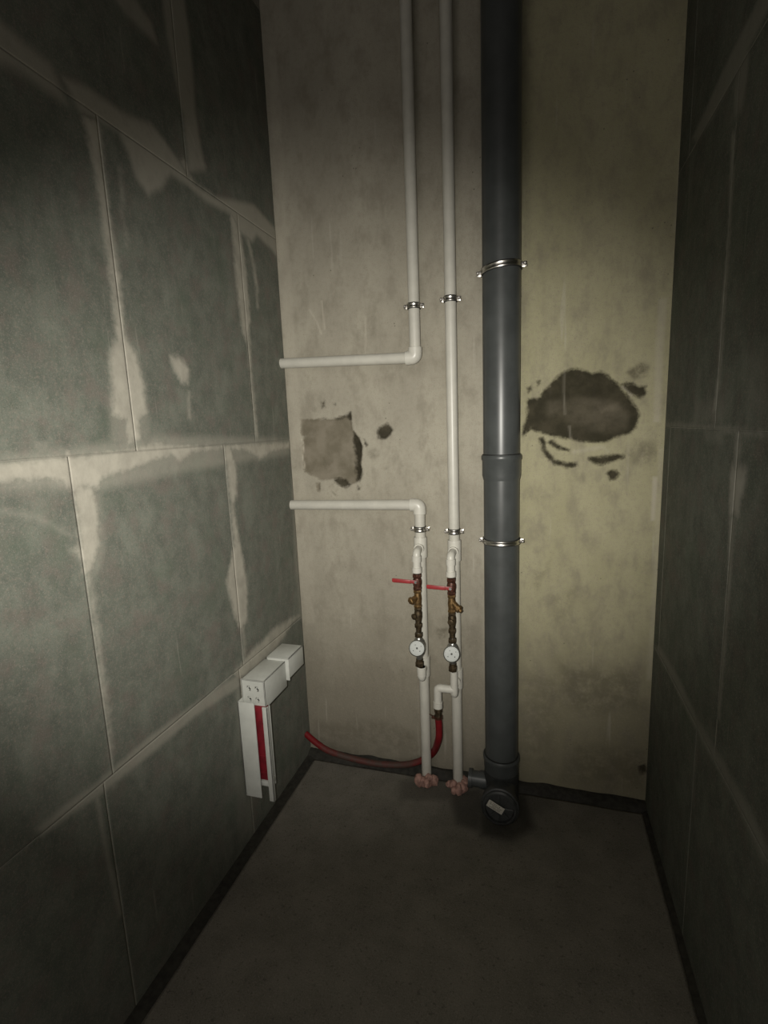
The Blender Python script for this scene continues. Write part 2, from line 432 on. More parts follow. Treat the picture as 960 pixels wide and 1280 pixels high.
Y0 = -2.3; T = .08; G = .0004
def side_wall(name, x, sgn, cuts, hard, soft, mat):
    """x: face of the wall; sgn: +1 if the room is on the +x side"""
    bm = BM(); box(bm, (x-sgn*(T/2+.0005), Y0/2, H/2), (T, -Y0, H), bev=0)
    root = struct(name, bm, M['joint'])
    hd, sf = marks(hard, soft, 0, x, (1, 2))
    zs = [0]+list(J)+[H]
    for c in range(len(zs)-1):
        z0, z1 = zs[c], zs[c+1]; ys = [0]+[v for v in cuts[c] if v > Y0+.05]+[Y0]
        for a, b in zip(ys[1:], ys):
            fine = b > -1.2 and z0 < 2.3
            st = .004 if fine else .05
            jx = random.uniform(-.0002, .0002)
            def disp(P):
                r, g, s, sd = eval_marks(P, hd, sf) if fine else (np.ones(len(P)), np.zeros(len(P)), np.zeros(len(P)), None)
                hh = np.full(len(P), jx)
                e = np.minimum.reduce([P[:, 0]-a, b-P[:, 0], P[:, 1]-z0, z1-P[:, 1]])
                cov = np.maximum((1-smooth(sd, -.002, .006))*g, s) if fine else 0
                hh -= .0006*(1-smooth(e, 0, .005))*(1-np.minimum(1, cov*1.3))
                if fine: hh += .0006*np.maximum((1-smooth(sd, -.004, .004))*g, s*.7)*smooth(e, -.001, .012)
                return hh, (r, g, s)
            def to3(u, v, h): return np.stack([x+sgn*h, u, v], 1)
            me = grid_slab('block', axis(a+G, b-G, st), axis(z0+G, z1-G, st), to3, .01, disp)
            if sgn > 0: me.flip_normals()
            obj('block', me, mat, root, None).data.shade_smooth()
    return root
def cuts(first): return [first-.5*k for k in range(6)]
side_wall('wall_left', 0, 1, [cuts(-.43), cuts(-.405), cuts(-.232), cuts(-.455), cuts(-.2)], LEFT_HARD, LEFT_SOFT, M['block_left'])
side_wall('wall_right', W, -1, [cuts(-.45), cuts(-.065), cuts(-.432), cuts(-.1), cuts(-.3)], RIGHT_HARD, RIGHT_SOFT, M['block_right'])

# back wall -------------------------------------------------------------
def crop(pts, ox, oy, k): return [(ox+x/k, oy+y/k) for x, y in pts]
c8 = lambda p: crop(p, 630, 400, 2.909)
c3 = lambda p: crop(p, 340, 480, 4.364)
DARK = [c8([(80,285),(130,280),(140,255),(165,235),(190,203),(230,180),(260,172),(300,180),(325,192),(350,184),(380,198),(400,222),(430,240),(462,288),(490,320),(497,345),(485,390),(450,415),(400,432),(370,447),(300,447),(240,438),(180,425),(140,415),(100,400),(82,412),(66,425),(64,400),(80,350)]),
 c8(band([(135,425),(148,480),(185,515),(230,530),(268,522)], [20,22,24,26,14])), c8(band([(165,440),(195,462),(238,475)], [18,20,10])),
 c8(band([(305,505),(350,512),(400,502),(442,495)], [14,36,28,16])), c8([(375,560),(385,545),(410,540),(422,560),(412,582),(385,583)]),
 c8([(425,232),(470,225),(488,240),(518,240),(518,275),(495,290),(465,268),(440,262)]), c8([(82,245),(98,238),(102,255),(88,270)]), c8([(120,222),(132,218),(134,232),(124,236)]),
 c3([(340,185),(380,175),(430,148),(436,195),(425,198),(400,186),(345,196)]),
 c3([(440,258),(475,290),(493,340),(490,390),(484,430),(497,490),(478,535),(455,530),(448,480),(450,400),(436,300)]),
 c3([(345,512),(400,520),(430,550),(400,572),(355,555),(330,530)]), c3([(575,250),(590,228),(630,210),(648,232),(665,252),(650,270),(630,298),(600,306),(576,292),(566,268)]),
 c3([(495,298),(505,300),(525,338),(512,338)]), c3([(266,95),(288,92),(292,126),(270,132)]), c3([(330,104),(348,104),(348,112),(332,112)]), c3([(272,182),(300,184),(298,194),(276,194)]),
 c3([(462,540),(478,575),(470,575)]), c3([(320,580),(360,612),(345,612)]), [(798,958),(806,955),(810,966),(800,970)]]
MID = [
 c3([(155,192),(280,192),(340,190),(430,160),(440,250),(475,290),(492,340),(490,390),(480,520),(455,545),(400,545),(345,515),(320,520),(265,530),(225,500),(178,480),(170,400),(165,300),(180,285),(155,280)]),
 c3([(240,540),(265,535),(260,590),(245,580)])]
LITE = [(c3(band([(158,295),(172,330),(168,400),(182,470)], [4,5,4,3])), .9, .002), (c8(band([(220,175),(218,260),(222,345)], [5,5,6])), .28, .003),
 (c8(band([(238,385),(242,432)], [7,6])), .3, .003), (c8(band([(578,-80),(566,100),(556,370)], [30,30,24])), .45, .006), (c8(band([(550,570),(541,730)], [18,14])), .8, .004),
 (band([(827,560),(820,700),(812,850)], [6,6,6]), .30, .006), (band([(386,386),(396,402),(402,418)], [2,2,2]), .6, .002), (band([(402,376),(406,412)], 2), .6, .002), (band([(457,396),(457,450)], 1.5), .4, .002),
 (band([(340,60),(348,200),(352,285),(364,440),(372,560)], [9,12,14,13,12]), .30, .008), (band([(858,120),(846,290)], [7,8]), .35, .008),
 (band([(372,590),(382,700),(388,780)], [14,20,10]), .22, .01), (c8(band([(430,240),(465,275)], [6,6])), .6, .002), (c8([(545,345),(565,345),(565,372),(545,372)]), .6, .003),
 (c8(band([(250,480),(360,462),(380,480)], [14,14,8])), .35, .006), (band([(603,60),(604,500),(606,880)], 1.5), .25, .004)]
PALE = [(c8([(155,300),(215,285),(300,285),(380,290),(440,312),(455,350),(445,400),(380,405),(300,400),(250,380),(215,345),(160,345)]), .55, .014), (c8([(330,310),(420,300),(440,330),(350,345)]), .95, .014)]
pj = lambda p: proj(p, 1, 0, (0, 2))
DARK = [pj(p) for p in DARK]; MID = [pj(p) for p in MID]; LITE = [(pj(p), o, s) for p, o, s in LITE]; PALE = [(pj(p), o, s) for p, o, s in PALE]
SMUDGE = [(pj(p), o, s) for p, o, s in [
 (c8([(445,190),(500,150),(528,170),(520,205),(470,215)]), .8, .008), (c8([(450,475),(480,440),(545,445),(570,490),(530,530),(460,520)]), .5, .02), (c8([(255,560),(300,560),(290,590),(262,585)]), .3, .01),
 (c8([(540,560),(560,560),(550,600)]), .2, .01), (c3([(520,370),(560,350),(590,380),(560,415),(530,400)]), .45, .01), (c3([(590,450),(630,450),(630,468),(600,464)]), .5, .006),
 (c3([(210,120),(245,125),(240,150),(220,150)]), .4, .006), (c3([(150,560),(190,540),(165,620),(140,620)]), .5, .008), (c3([(280,410),(330,420),(320,480),(280,470)]), .55, .012), (c3([(200,250),(270,235),(250,290),(190,300)]), .35, .012),
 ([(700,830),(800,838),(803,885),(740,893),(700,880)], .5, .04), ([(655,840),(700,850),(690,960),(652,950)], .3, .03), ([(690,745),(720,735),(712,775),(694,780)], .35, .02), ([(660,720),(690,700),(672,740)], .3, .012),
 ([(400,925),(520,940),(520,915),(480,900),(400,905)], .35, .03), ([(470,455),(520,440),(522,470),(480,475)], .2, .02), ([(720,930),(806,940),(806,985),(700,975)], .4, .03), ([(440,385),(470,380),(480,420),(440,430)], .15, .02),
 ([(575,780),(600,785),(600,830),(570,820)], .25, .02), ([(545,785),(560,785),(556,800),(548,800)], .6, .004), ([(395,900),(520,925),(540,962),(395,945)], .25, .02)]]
def back_disp(P):
    D = np.full(len(P), .05); Mi = D.copy(); L = np.zeros(len(P))
    for arr, polys in ((D, DARK), (Mi, MID)):
        for p in polys:
            k = near(P, p); arr[k] = np.minimum(arr[k], sd_poly(P[k], p))
    for p, o, s in LITE:
        k = near(P, p); L[k] = np.maximum(L[k], o*(1-smooth(sd_poly(P[k], p), -s, s)))
    A = np.zeros(len(P))
    for p, o, s in PALE:
        k = near(P, p); A[k] = np.maximum(A[k], o*(1-smooth(sd_poly(P[k], p), -s, s)))
    for p, o, s in SMUDGE:
        k = near(P, p, .13); L[k] = np.minimum(L[k], np.where(L[k] > 0, L[k], -o*(1-smooth(sd_poly(P[k], p), -s, s))))
    nz = np.array([noise.fractal(Vector((u*9, v*9, 3.1)), 1, 2, 4) for u, v in P])
    h = nz*.0012 - .005*(1-smooth(Mi, -.006, .002)) - .007*(1-smooth(D, -.008, .002))*(1+nz)
    return h, (np.clip(D*4+.5, 0, 1), np.clip(Mi*4+.5, 0, 1), L, A)
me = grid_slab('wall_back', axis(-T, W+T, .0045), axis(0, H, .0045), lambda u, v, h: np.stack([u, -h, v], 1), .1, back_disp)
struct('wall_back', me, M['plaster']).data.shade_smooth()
bm = BM(); box(bm, (W/2, Y0/2, H+.05), (W+2*T, -Y0+.1, .1), bev=0); struct('ceiling', bm, M['slab'])

# floor: screed slab with a perimeter gap filled by dark edge tape
GL, GR, GB = .034, .016, .045
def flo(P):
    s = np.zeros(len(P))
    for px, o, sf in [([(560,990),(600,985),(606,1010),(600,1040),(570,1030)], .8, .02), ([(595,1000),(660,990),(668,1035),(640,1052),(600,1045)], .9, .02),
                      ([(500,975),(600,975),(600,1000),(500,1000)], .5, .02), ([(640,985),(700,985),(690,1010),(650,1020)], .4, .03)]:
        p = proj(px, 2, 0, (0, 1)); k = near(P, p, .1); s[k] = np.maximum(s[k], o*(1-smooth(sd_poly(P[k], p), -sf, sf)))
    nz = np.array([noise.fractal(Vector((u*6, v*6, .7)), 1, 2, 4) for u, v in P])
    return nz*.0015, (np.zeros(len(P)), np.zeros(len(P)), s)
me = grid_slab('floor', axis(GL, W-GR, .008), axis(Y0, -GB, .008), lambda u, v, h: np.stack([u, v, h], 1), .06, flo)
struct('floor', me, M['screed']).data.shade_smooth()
def strip(name, a, b, wdt, hgt, ax, inward, rough=.004):
    """strip along axis from a to b; cross-section starts at the wall"""
    bm = BM(); n = 90; prev = None
    for i in range(n+1):
        t = a+(b-a)*i/n
        nz = noise.noise(Vector((t*14, hgt*50, 1)))*rough; n2 = noise.noise(Vector((t*9, 5, 1)))*rough
        prof = [(0, -.06), (0, hgt+nz), (.4*wdt, hgt*.9+n2), (wdt*.93+n2*.4, -.002+nz*.3), (wdt*.98, -.06)]
        ring = [bm.verts.new(((inward[1]+inward[0]*q, t, z) if ax == 1 else (t, inward[1]+inward[0]*q, z))) for q, z in prof]
        if prev:
            for k in range(5): bm.faces.new([prev[k], prev[(k+1) % 5], ring[(k+1) % 5], ring[k]])
        else: bm.faces.new(ring)
        prev = ring
    bm.faces.new(prev); bmesh.ops.recalc_face_normals(bm, faces=bm.faces)
    struct(name, bm, M['tape'], 50)
strip('trim_1', 0.001, W-.001, GB, .018, 0, (-1, -.0005), .010)
strip('trim_2', Y0, -.025, GL+.008, .004, 1, (1, -.006))
strip('trim_3', Y0, -.025, GR+.008, .004, 1, (-1, W+.006))

# ------------------------------------------------------------------ soil stack
SX, SY, SR = .7445, -.088, .0535
t = thing('soil_stack', 'thick dark grey plastic sewer pipe standing against the back wall from floor to ceiling', 'pipe', (SX, SY, 0))
def zpix(px, py, y): return U(px, py, 1, y)[2]
zs_ = zpix(628, 572, SY-SR)       # bead of the middle socket
bm = BM(); cyl(bm, (SX, SY, zs_-.03), (SX, SY, H-.002), SR, 48); obj('upper_pipe', bm, M['grey_pipe'], t)
bm = BM(); cyl(bm, (SX, SY, .125), (SX, SY, zs_-.02), SR-.0006, 48); obj('lower_pipe', bm, M['grey_pipe'], t)
def socket(z, L, r=SR):
    bm = BM()
    lathe(bm, [(r+.0005, -.0), (r+.0042, .0), (r+.0062, -.004), (r+.0062, -.013), (r+.0036, -.017), (r+.0034, -L+.014), (r+.0005, -L), (r-.002, -L)], (SX, SY, z), (0, 0, 1), 48)
    return bm
o = obj('pipe_socket', socket(zs_+.006, .075), M['grey_pipe'], t)
bm = BM(); lathe(bm, [(SR, -.002), (SR+.0025, -.002), (SR+.0025, .0016), (SR, .0022)], (SX, SY, zs_+.0065), (0, 0, 1), 48); obj('seal_ring', bm, M['grey_seal'], o)
o = obj('pipe_socket', socket(.172, .06), M['grey_pipe'], t)
bm = BM(); lathe(bm, [(SR, -.002), (SR+.0025, -.002), (SR+.0025, .0016), (SR, .0022)], (SX, SY, .1725), (0, 0, 1), 48); obj('seal_ring', bm, M['grey_seal'], o)
# tee with plugged front branch
bm = BM(); lathe(bm, [(0, 0), (SR+.001, 0), (SR+.003, .03), (SR+.003, .10), (SR, .13), (0, .13)], (SX, SY, .001), (0, 0, 1), 40)
bd = Vector((.0, -1, .10)).normalized(); bo = Vector((SX+.003, SY, .0605))
lathe(bm, [(0, 0), (SR-.006, 0), (SR-.006, .094), (SR+.002, .104), (SR+.006, .108), (SR+.006, .126), (SR+.002, .128), (0, .128)], bo, bd, 40)
obj('tee_fitting', bm, M['plug'], t)
bm = BM(); lathe(bm, [(0, .122), (SR, .122), (SR+.001, .134), (SR-.004, .138), (SR-.009, .138), (SR-.011, .130), (.010, .130), (.008, .135), (0, .135)], bo, bd, 40)
for a in range(8):          # ribs of the plug
    _, u_, v_ = frame(bd); dr = u_*math.cos(a*math.pi/4)+v_*math.sin(a*math.pi/4)
    p0, p1 = bo+bd*.1315+dr*.008, bo+bd*.1315+dr*(SR-.012)
    tube(bm, [p0, p1], .0018, 6)
pl = obj('branch_plug', bm, M['plug'], t)
# paper sticker lying across the plug
sc = bo+bd*.1385+Vector((-.012, 0, .006)); _, u_, v_ = frame(bd)
sx_ = Vector((math.cos(.45), 0, -math.sin(.45))); sx_ = (sx_-bd*sx_.dot(bd)).normalized(); sy_ = bd.cross(sx_).normalized()
if sy_.z < 0: sy_ = -sy_
rot = Matrix((sx_, sy_, sx_.cross(sy_))).transposed()
bm = BM(); box(bm, sc, (.052, .023, .0008), rot, bev=0); st_ = obj('sticker', bm, M['paper'], pl)
bm = BM()
for k, (yy, ww, xo) in enumerate([(.0065, .034, -.004), (.0015, .040, 0), (-.0035, .028, .004), (-.0075, .036, 0)]):
    for q in range(7):
        if (q*k+q) % 4 != 1: box(bm, sc-bd*0+sy_*yy+sx_*(xo-ww/2+ww*(q+.5)/7)+(bd*.0006), (ww/9, .0014, .0003), rot, bev=0)
# faint rows of print are part of the sticker's own mesh
om = obj('print', bm, M['ink'], pl); om['kind'] = 'stuff'
# side stub
bm = BM(); q0, q1 = Vector((SX-.045, SY-.004, .066)), Vector((SX-.108, SY-.004, .066))
tube(bm, [q0, q0+(q1-q0)*.4], .029, 24); tube(bm, [q0+(q1-q0)*.3, q1], .026, 24)
lathe(bm, [(.026, 0), (.031, 0), (.031, .012), (.026, .012)], q1-Vector((.0, 0, 0)), (1, 0, 0), 24)
obj('side_stub', bm, M['grey_pipe'], t)
rel(t)

# ------------------------------------------------------------------ pipe clamps
def clamp(cx, cy, cz, r, label, tilt=0, wid=.018, ear=.012, n=40):
    t = thing('pipe_clamp', label, 'clamp', (cx, cy, cz), 'steel pipe clamps on the back wall')
    ax = Vector((math.sin(tilt), 0, math.cos(tilt))); c = Vector((cx, cy, cz)); sidev = Vector((math.cos(tilt), 0, -math.sin(tilt)))
    bm = BM(); lathe(bm, [(r+.0002, -wid*.62), (r+.0028, -wid*.62), (r+.0030, -wid*.5), (r+.0030, wid*.5), (r+.0028, wid*.62), (r+.0002, wid*.62)], c, ax, n)
    obj('rubber_lining', bm, M['rubber'], t)
    bm = BM(); R = r+.0031
    lathe(bm, [(R-.0005, -wid*.5), (R+.0008, -wid*.5), (R+.0016, -wid*.34), (R+.0006, -wid*.14), (R+.0006, wid*.14), (R+.0016, wid*.34), (R+.0008, wid*.5), (R-.0005, wid*.5)], c, ax, n)
    for s in (-1, 1):           # ears of the two half rings
        for dy in (-.0022, .0022):
            box(bm, c+sidev*s*(R+ear*.45)+Vector((0, dy, 0)), (ear, .0018, wid*.9), Matrix.Rotation(tilt, 3, 'Y'), .0004)
    obj('band', bm, M['zinc'], t)
    for s in (-1, 1):
        b0 = c+sidev*s*(R+ear*.62)
        bm = BM(); lathe(bm, [(0, -.0105), (.0026, -.0105), (.0044, -.0088), (.0046, -.0062), (.0046, -.0045), (.0024, -.0045), (.0024, .012), (0, .012)], b0, (0, 1, 0), 12)
        obj('bolt', bm, M['zinc'], t)
    bm = BM(); cyl(bm, (cx, cy+r+.002, cz), (cx, .004, cz), .004, 12, .0003)
    lathe(bm, [(0, 0), (.0075, 0), (.0075, .007), (0, .007)], (cx, cy+r+.003, cz), (0, 1, 0), 6)
    obj('hanger_rod', bm, M['zinc'], t)
    rel(t)
clamp(SX, SY, zpix(625, 331, SY-SR)+.003, SR, 'upper of the two wide steel clamps round the thick grey pipe', -.10, .015, .014, 48)
clamp(SX, SY, zpix(625, 681, SY-SR)+.002, SR, 'lower of the two wide steel clamps round the thick grey pipe', .0, .013, .012, 48)
RY, RR = -.062, .0172
A = U(517, 400, 1, RY); X1 = (U(510, 100, 1, RY)[0]+U(533, 940, 1, RY)[0]+A[0])/3
X2 = (U(559, 150, 1, RY)[0]+U(573, 940, 1, RY)[0]+U(565, 550, 1, RY)[0])/3
clamp(X1, RY, zpix(516, 383, RY), RR, 'small steel clamp on the left thin white pipe above its elbow', 0, .014, .011)
clamp(X2, RY, zpix(563, 374, RY), RR, 'small steel clamp high on the straight thin white pipe', 0, .014, .011)
clamp(X1, RY, zpix(523, 661, RY), RR, 'small steel clamp on the left thin white pipe above the left red lever', 0, .014, .011)
clamp(X2, RY, zpix(567, 664, RY), RR, 'small steel clamp on the right thin white pipe above the right red lever', 0, .014, .011)

# ------------------------------------------------------------------ white water pipes
def P(px, py, y=RY): return Vector(U(px, py, 1, y))
def elbow(bm, a, c, b, r, fat=.0042, L=.026):
    """socket elbow at corner c between directions to a and b"""
    c = Vector(c); da = (Vector(a)-c).normalized(); db = (Vector(b)-c).normalized()
    tube(bm, fillet([c+da*(L*.7), c, c+db*(L*.7)], L*.5, 8), r+fat*.85, 24)
    for d in (da, db): lathe(bm, [(r, 0), (r+fat, 0), (r+fat, L*.5), (r+fat-.001, L*.55), (r, L*.55)][:5], c+d*L*.62, d, 24)
ze = zpix(517, 447, RY)
zl = zpix(358, 454, RY)
t = thing('water_pipe', 'thin white pipe coming from the ceiling and turning left into the left wall', 'pipe', (X1, RY, ze))
bm = BM(); cyl(bm, (X1, RY, ze+.008), (X1, RY, H-.002), RR, 28); obj('upright_pipe', bm, M['white_pipe'], t)
bm = BM(); cyl(bm, (X1-.008, RY, ze), (-.003, -.021, U(356, 454, 1, -.021)[2]), RR, 28); obj('cross_pipe', bm, M['white_pipe'], t)
bm = BM(); elbow(bm, (X1, RY, ze+1), (X1, RY, ze), (X1-1, RY, ze), RR); obj('elbow', bm, M['white_fit'], t)
rel(t)

zt = zpix(523, 631, RY)                  # lower elbow of the left riser
SYy = RY-.070                            # plane of the meter strings
SRr = .0122
def riser(label, x, top, ztt, zbt, loc_low=True):
    t = thing('water_riser', label, 'pipe', (x, RY, 0))
    bm = BM(); cyl(bm, (x, RY, .004), (x, RY, top), RR, 28); obj('upright_pipe', bm, M['white_pipe'], t)
    for z in (ztt, zbt):
        bm = BM(); lathe(bm, [(RR, -.034), (RR+.004, -.034), (RR+.0045, -.03), (RR+.0045, .03), (RR+.004, .034), (RR, .034)], (x, RY, z), (0, 0, 1), 28)
        cyl(bm, (x, RY-.01, z), (x, RY-RR-.012, z), RR-.001, 24)
        obj('tee', bm, M['white_fit'], t)
    return t
# left string
sx1 = U(521, 720, 1, SYy)[0]+.001; sx2 = U(563, 724, 1, SYy)[0]+.002
ztt1 = zpix(524, 688, SYy)-.006; zbt1 = zpix(524, 846, SYy)+.006
ztt2 = zpix(566, 692, SYy)-.006; zbt2 = zpix(567, 860, SYy)
t1 = riser('left thin white riser rising from pink foam and bending into the left wall', X1, zt, ztt1, zbt1)
bm = BM(); cyl(bm, (X1-.008, RY, zt), (-.003, -.021, U(362, 631, 1, -.021)[2]), RR, 28); obj('cross_pipe', bm, M['white_pipe'], t1)
bm = BM(); elbow(bm, (X1, RY, zt-1), (X1, RY, zt), (X1-1, RY, zt), RR); obj('elbow', bm, M['white_fit'], t1)
t2 = riser('right thin white riser running straight from pink foam on the floor up to the ceiling', X2, H-.002, ztt2, zbt2)
def drop(t, x, sx, zt_, zend, down=True):
    s = -1 if down else 1
    c = Vector((sx, SYy, zt_)); a = Vector((x, RY-.012, zt_)); b = Vector((sx, SYy, zend))
    bm = BM(); tube(bm, fillet([a, c, b], .014, 8), SRr+.0005, 24)
    lathe(bm, [(SRr, 0), (SRr+.003, 0), (SRr+.003, .018), (SRr, .018)], c+Vector((0, 0, s*.012)), (0, 0, s), 24)
    lathe(bm, [(SRr-.002, 0), (SRr+.0035, 0), (SRr+.0035, .016), (SRr+.0015, .018), (0, .018)], b-Vector((0, 0, s*.018)), (0, 0, s), 24)
    obj('drop_elbow', bm, M['white_fit'], t)
zv1 = zpix(521, 716, SYy); zv2 = zpix(562, 721, SYy)
zn1 = zpix(524, 833, SYy); zn2 = zpix(567, 839, SYy)
drop(t1, X1, sx1, ztt1, zv1); drop(t2, X2, sx2, ztt2, zv2)
drop(t1, X1, sx1+.006, zbt1-.012, zn1, False)
# right string: white pipe below the meter with a side arm to the hose
c0 = Vector((sx2+.004, SYy, zn2)); zb = zpix(567, 862, SYy)
arm = Vector(U(547, 862, 1, SYy)); arm.z = zb; ae = Vector((arm.x, SYy, zpix(546, 884, SYy)))
bm = BM(); tube(bm, fillet([c0, Vector((c0.x, SYy, zb-.018)), Vector((X2, RY-.012, zb-.03))], .012, 8), SRr, 24); obj('drop_elbow', bm, M['white_fit'], t2)
bm = BM(); tube(bm, fillet([Vector((c0.x, SYy, zb)), arm, ae], .010, 8), SRr+.001, 24)
lathe(bm, [(SRr, 0), (SRr+.0032, 0), (SRr+.0032, .02), (SRr-.003, .02), (0, .019)], ae+Vector((0, 0, .02)), (0, 0, -1), 24)
obj('side_arm', bm, M['white_fit'], t2)
rel(t1); rel(t2)

# ------------------------------------------------------------------ pink foam at the floor
def foam(x, y, seed, label, s=1):
    bm = BM()
    rnd = random.Random(seed)
    for k in range(9):
        a = rnd.uniform(0, 2*math.pi); q = rnd.uniform(.012, .026)*s
        if k < 6: a = -math.pi/2+ (k-2.5)*.62
        m = Matrix.Translation((x+q*math.cos(a), y+q*math.sin(a)*1.15-.008, rnd.uniform(.008, .026))) @ Matrix.Diagonal((rnd.uniform(.011, .018), rnd.uniform(.011, .017), rnd.uniform(.012, .022), 1))
        r = bmesh.ops.create_icosphere(bm, subdivisions=3, radius=1, matrix=m)
        for v in r['verts']:
            v.co += Vector((noise.noise(v.co*120), noise.noise(v.co*120+Vector((9, 0, 0))), noise.noise(v.co*120+Vector((0, 9, 0)))))*.004
            if v.co.z < 0: v.co.z = 0.0005
    o = obj('foam_collar', bm, M['foam'], None, 80); tag(o, label, 'foam', 'pink foam collars on the floor')
foam(X1, RY, 3, 'lumpy pink foam collar round the foot of the left thin white riser', 1.1)
foam(X2, RY, 8, 'lumpy pink foam collar round the foot of the right thin white riser', 1.05)

# ------------------------------------------------------------------ valves and meters
def hexn(bm, c, z0, z1, r): lathe(bm, [(0, 0), (r*.92, 0), (r, .0015), (r, z1-z0-.0015), (r*.92, z1-z0), (0, z1-z0)], (c[0], c[1], z0), (0, 0, 1), 6)
def rnd_body(bm, c, prof): lathe(bm, [(r, z) for r, z in prof], (c[0], c[1], 0), (0, 0, 1), 20)
def string(sx, zpx, side, lever, word, bend=0):
    """zpx: pixel rows of valve top, strainer, check valve, dial, nut bottom"""
    z = [zpix(521 if side == 'left' else 563, p, SYy) for p in zpx]
    c = (sx, SYy)
    # ball valve
    v = thing('ball_valve', 'ball valve with a red lever pointing left, on the %s pipe string' % word, 'valve', (sx, SYy, z[0]), 'ball valves with red levers')
    bm = BM(); hexn(bm, c, z[0]-.0005-.012, z[0]-.0005, .0148); rnd_body(bm, c, [(0, z[1]), (.011, z[1]), (.0118, z[1]+.006), (.0148, (z[0]+z[1])/2-.004), (.0148, (z[0]+z[1])/2+.004), (.012, z[0]-.014), (0, z[0]-.014)]); hexn(bm, c, z[1], z[1]+.010, .0142)
    obj('body', bm, M['valve'], v)
    zc = zpix(lever[0][0], lever[0][1], SYy-.016)
    bm = BM(); cyl(bm, (sx, SYy-.008, zc), (sx, SYy-.024, zc), .005, 14); lathe(bm, [(0, 0), (.0048, 0), (.0048, .004), (0, .004)], (sx, SYy-.026, zc), (0, 1, 0), 6)
    obj('stem_nut', bm, M['nickel'], v)
    le = Vector(U(lever[1][0], lever[1][1], 1, SYy-.022)); ls = Vector((sx+.005, SYy-.022, zc)); d = (le-ls); L = d.length
    bm = BM(); box(bm, (L/2, 0, 0), (L, .0028, .011), bev=.0012)
    box(bm, (L*.62, -.001, 0), (L*.72, .0046, .0135), bev=.0018)
    for vv in bm.verts:
        vv.co.z *= (1.15 if vv.co.x < .012 else 1) * (1-.18*abs(vv.co.x/L-.75))
    ang = math.atan2(d.z, d.x); R_ = Matrix.Rotation(-ang, 4, 'Y')
    bmesh.ops.transform(bm, matrix=Matrix.Translation(ls) @ R_, verts=bm.verts)
    obj('lever', bm, M['red'], v); rel(v)
    # strainer
    s = thing('strainer', 'tarnished brass strainer below the %s red lever' % word, 'strainer', (sx, SYy, z[2]), 'brass strainers under the ball valves')
    bm = BM(); rnd_body(bm, c, [(0, z[2]), (.0105, z[2]), (.011, z[2]+.006), (.0128, (z[1]+z[2])/2), (.0105, z[1]-.008), (.0105, z[1]), (0, z[1])]); hexn(bm, c, z[2], z[2]+.009, .0135); hexn(bm, c, z[1]-.010, z[1]-.0005, .0135)
    obj('body', bm, M['brass'], s)
    bm = BM(); dd = Vector((-.55, -.8, -.25) if side == 'left' else (.80, -.45, -.62)).normalized(); o_ = Vector((sx, SYy, (z[1]+z[2])/2+.006))
    lathe(bm, [(0, 0), (.0095, 0), (.0095, .026 if side == 'left' else .030), (0, .03)], o_, dd, 18)
    e_ = .024 if side == 'left' else .028
    lathe(bm, [(0, 0), (.0125, 0), (.0125, .009), (.010, .011), (0, .011)], o_+dd*e_, dd, 6)
    if side == 'right': lathe(bm, [(0, 0), (.006, 0), (.006, .008), (0, .008)], o_+dd*(e_+.009), dd, 14)
    obj('screen_cap', bm, M['brass'], s); rel(s)
    # check valve
    k = thing('check_valve', 'dark bronze check valve above the %s water meter' % word, 'valve', (sx, SYy, z[3]), 'dark check valves')
    bm = BM(); h = z[2]-z[3]
    rnd_body(bm, c, [(0, z[3]), (.0085, z[3]), (.009, z[3]+h*.15), (.0115, z[3]+h*.3), (.0095, z[3]+h*.42), (.013, z[3]+h*.62), (.013, z[3]+h*.78), (.0095, z[2]-.004), (.0095, z[2]-.0005), (0, z[2]-.0005)])
    hexn(bm, c, z[3]+h*.2, z[3]+h*.36, .0130); hexn(bm, c, z[2]-.010, z[2]-.0008, .0125)
    obj('body', bm, M['bronze'], k)
    bm = BM(); kd = Vector((-.75, -.65, -.1) if side == 'left' else (-.1, -1, 0)).normalized()
    lathe(bm, [(0, 0), (.007, 0), (.007, .013), (.0095, .014), (.0095, .020), (.007, .022), (0, .022)], (sx, SYy, z[3]+h*.68), kd, 16)
    obj('screw_cap', bm, M['bronze'], k); rel(k)
    # meter
    m = thing('water_meter', 'round water meter with a pale dial on the %s pipe string' % word, 'meter', (sx, SYy, z[5]), 'water meters')
    bm = BM(); zc = z[4]
    rnd_body(bm, c, [(0, z[5]), (.0100, z[5]), (.0105, zc-.034), (.018, zc-.022), (.0215, zc-.008), (.0215, zc+.010), (.017, zc+.022), (.010, zc+.032), (.0095, z[3]-.0005), (0, z[3]-.0005)])
    obj('body', bm, M['nickel'], m)
    bm = BM(); hexn(bm, c, z[5]-.0005, z[5]+.016, .0145); rnd_body(bm, c, [(0, z[5]+.012), (.0115, z[5]+.012), (.0115, z[5]+.026), (0, z[5]+.026)]); obj('lower_nut', bm, M['bronze'], m)
    bm = BM(); hexn(bm, c, z[3]-.016, z[3]-.001, .0135); obj('upper_nut', bm, M['bronze'], m)
    fd = Vector((.12 if side == 'left' else .18, -1, .32)).normalized(); fo = Vector((sx-.002, SYy-.010, zc+.002))
    bm = BM(); lathe(bm, [(0, 0), (.021, 0), (.0255, .008), (.0262, .016), (.0262, .027), (.0235, .029), (.0228, .0265), (0, .0265)], fo, fd, 36); obj('rim', bm, M['nickel'], m)
    bm = BM(); lathe(bm, [(0, .026), (.0232, .026), (.0232, .0272), (0, .0275)], fo, fd, 36); dl = obj('dial', bm, M['dial'], m)
    _, u_, v_ = frame(fd); bm = BM()
    lathe(bm, [(0, .027), (.0034, .027), (.003, .0288), (0, .0288)], fo, fd, 14)
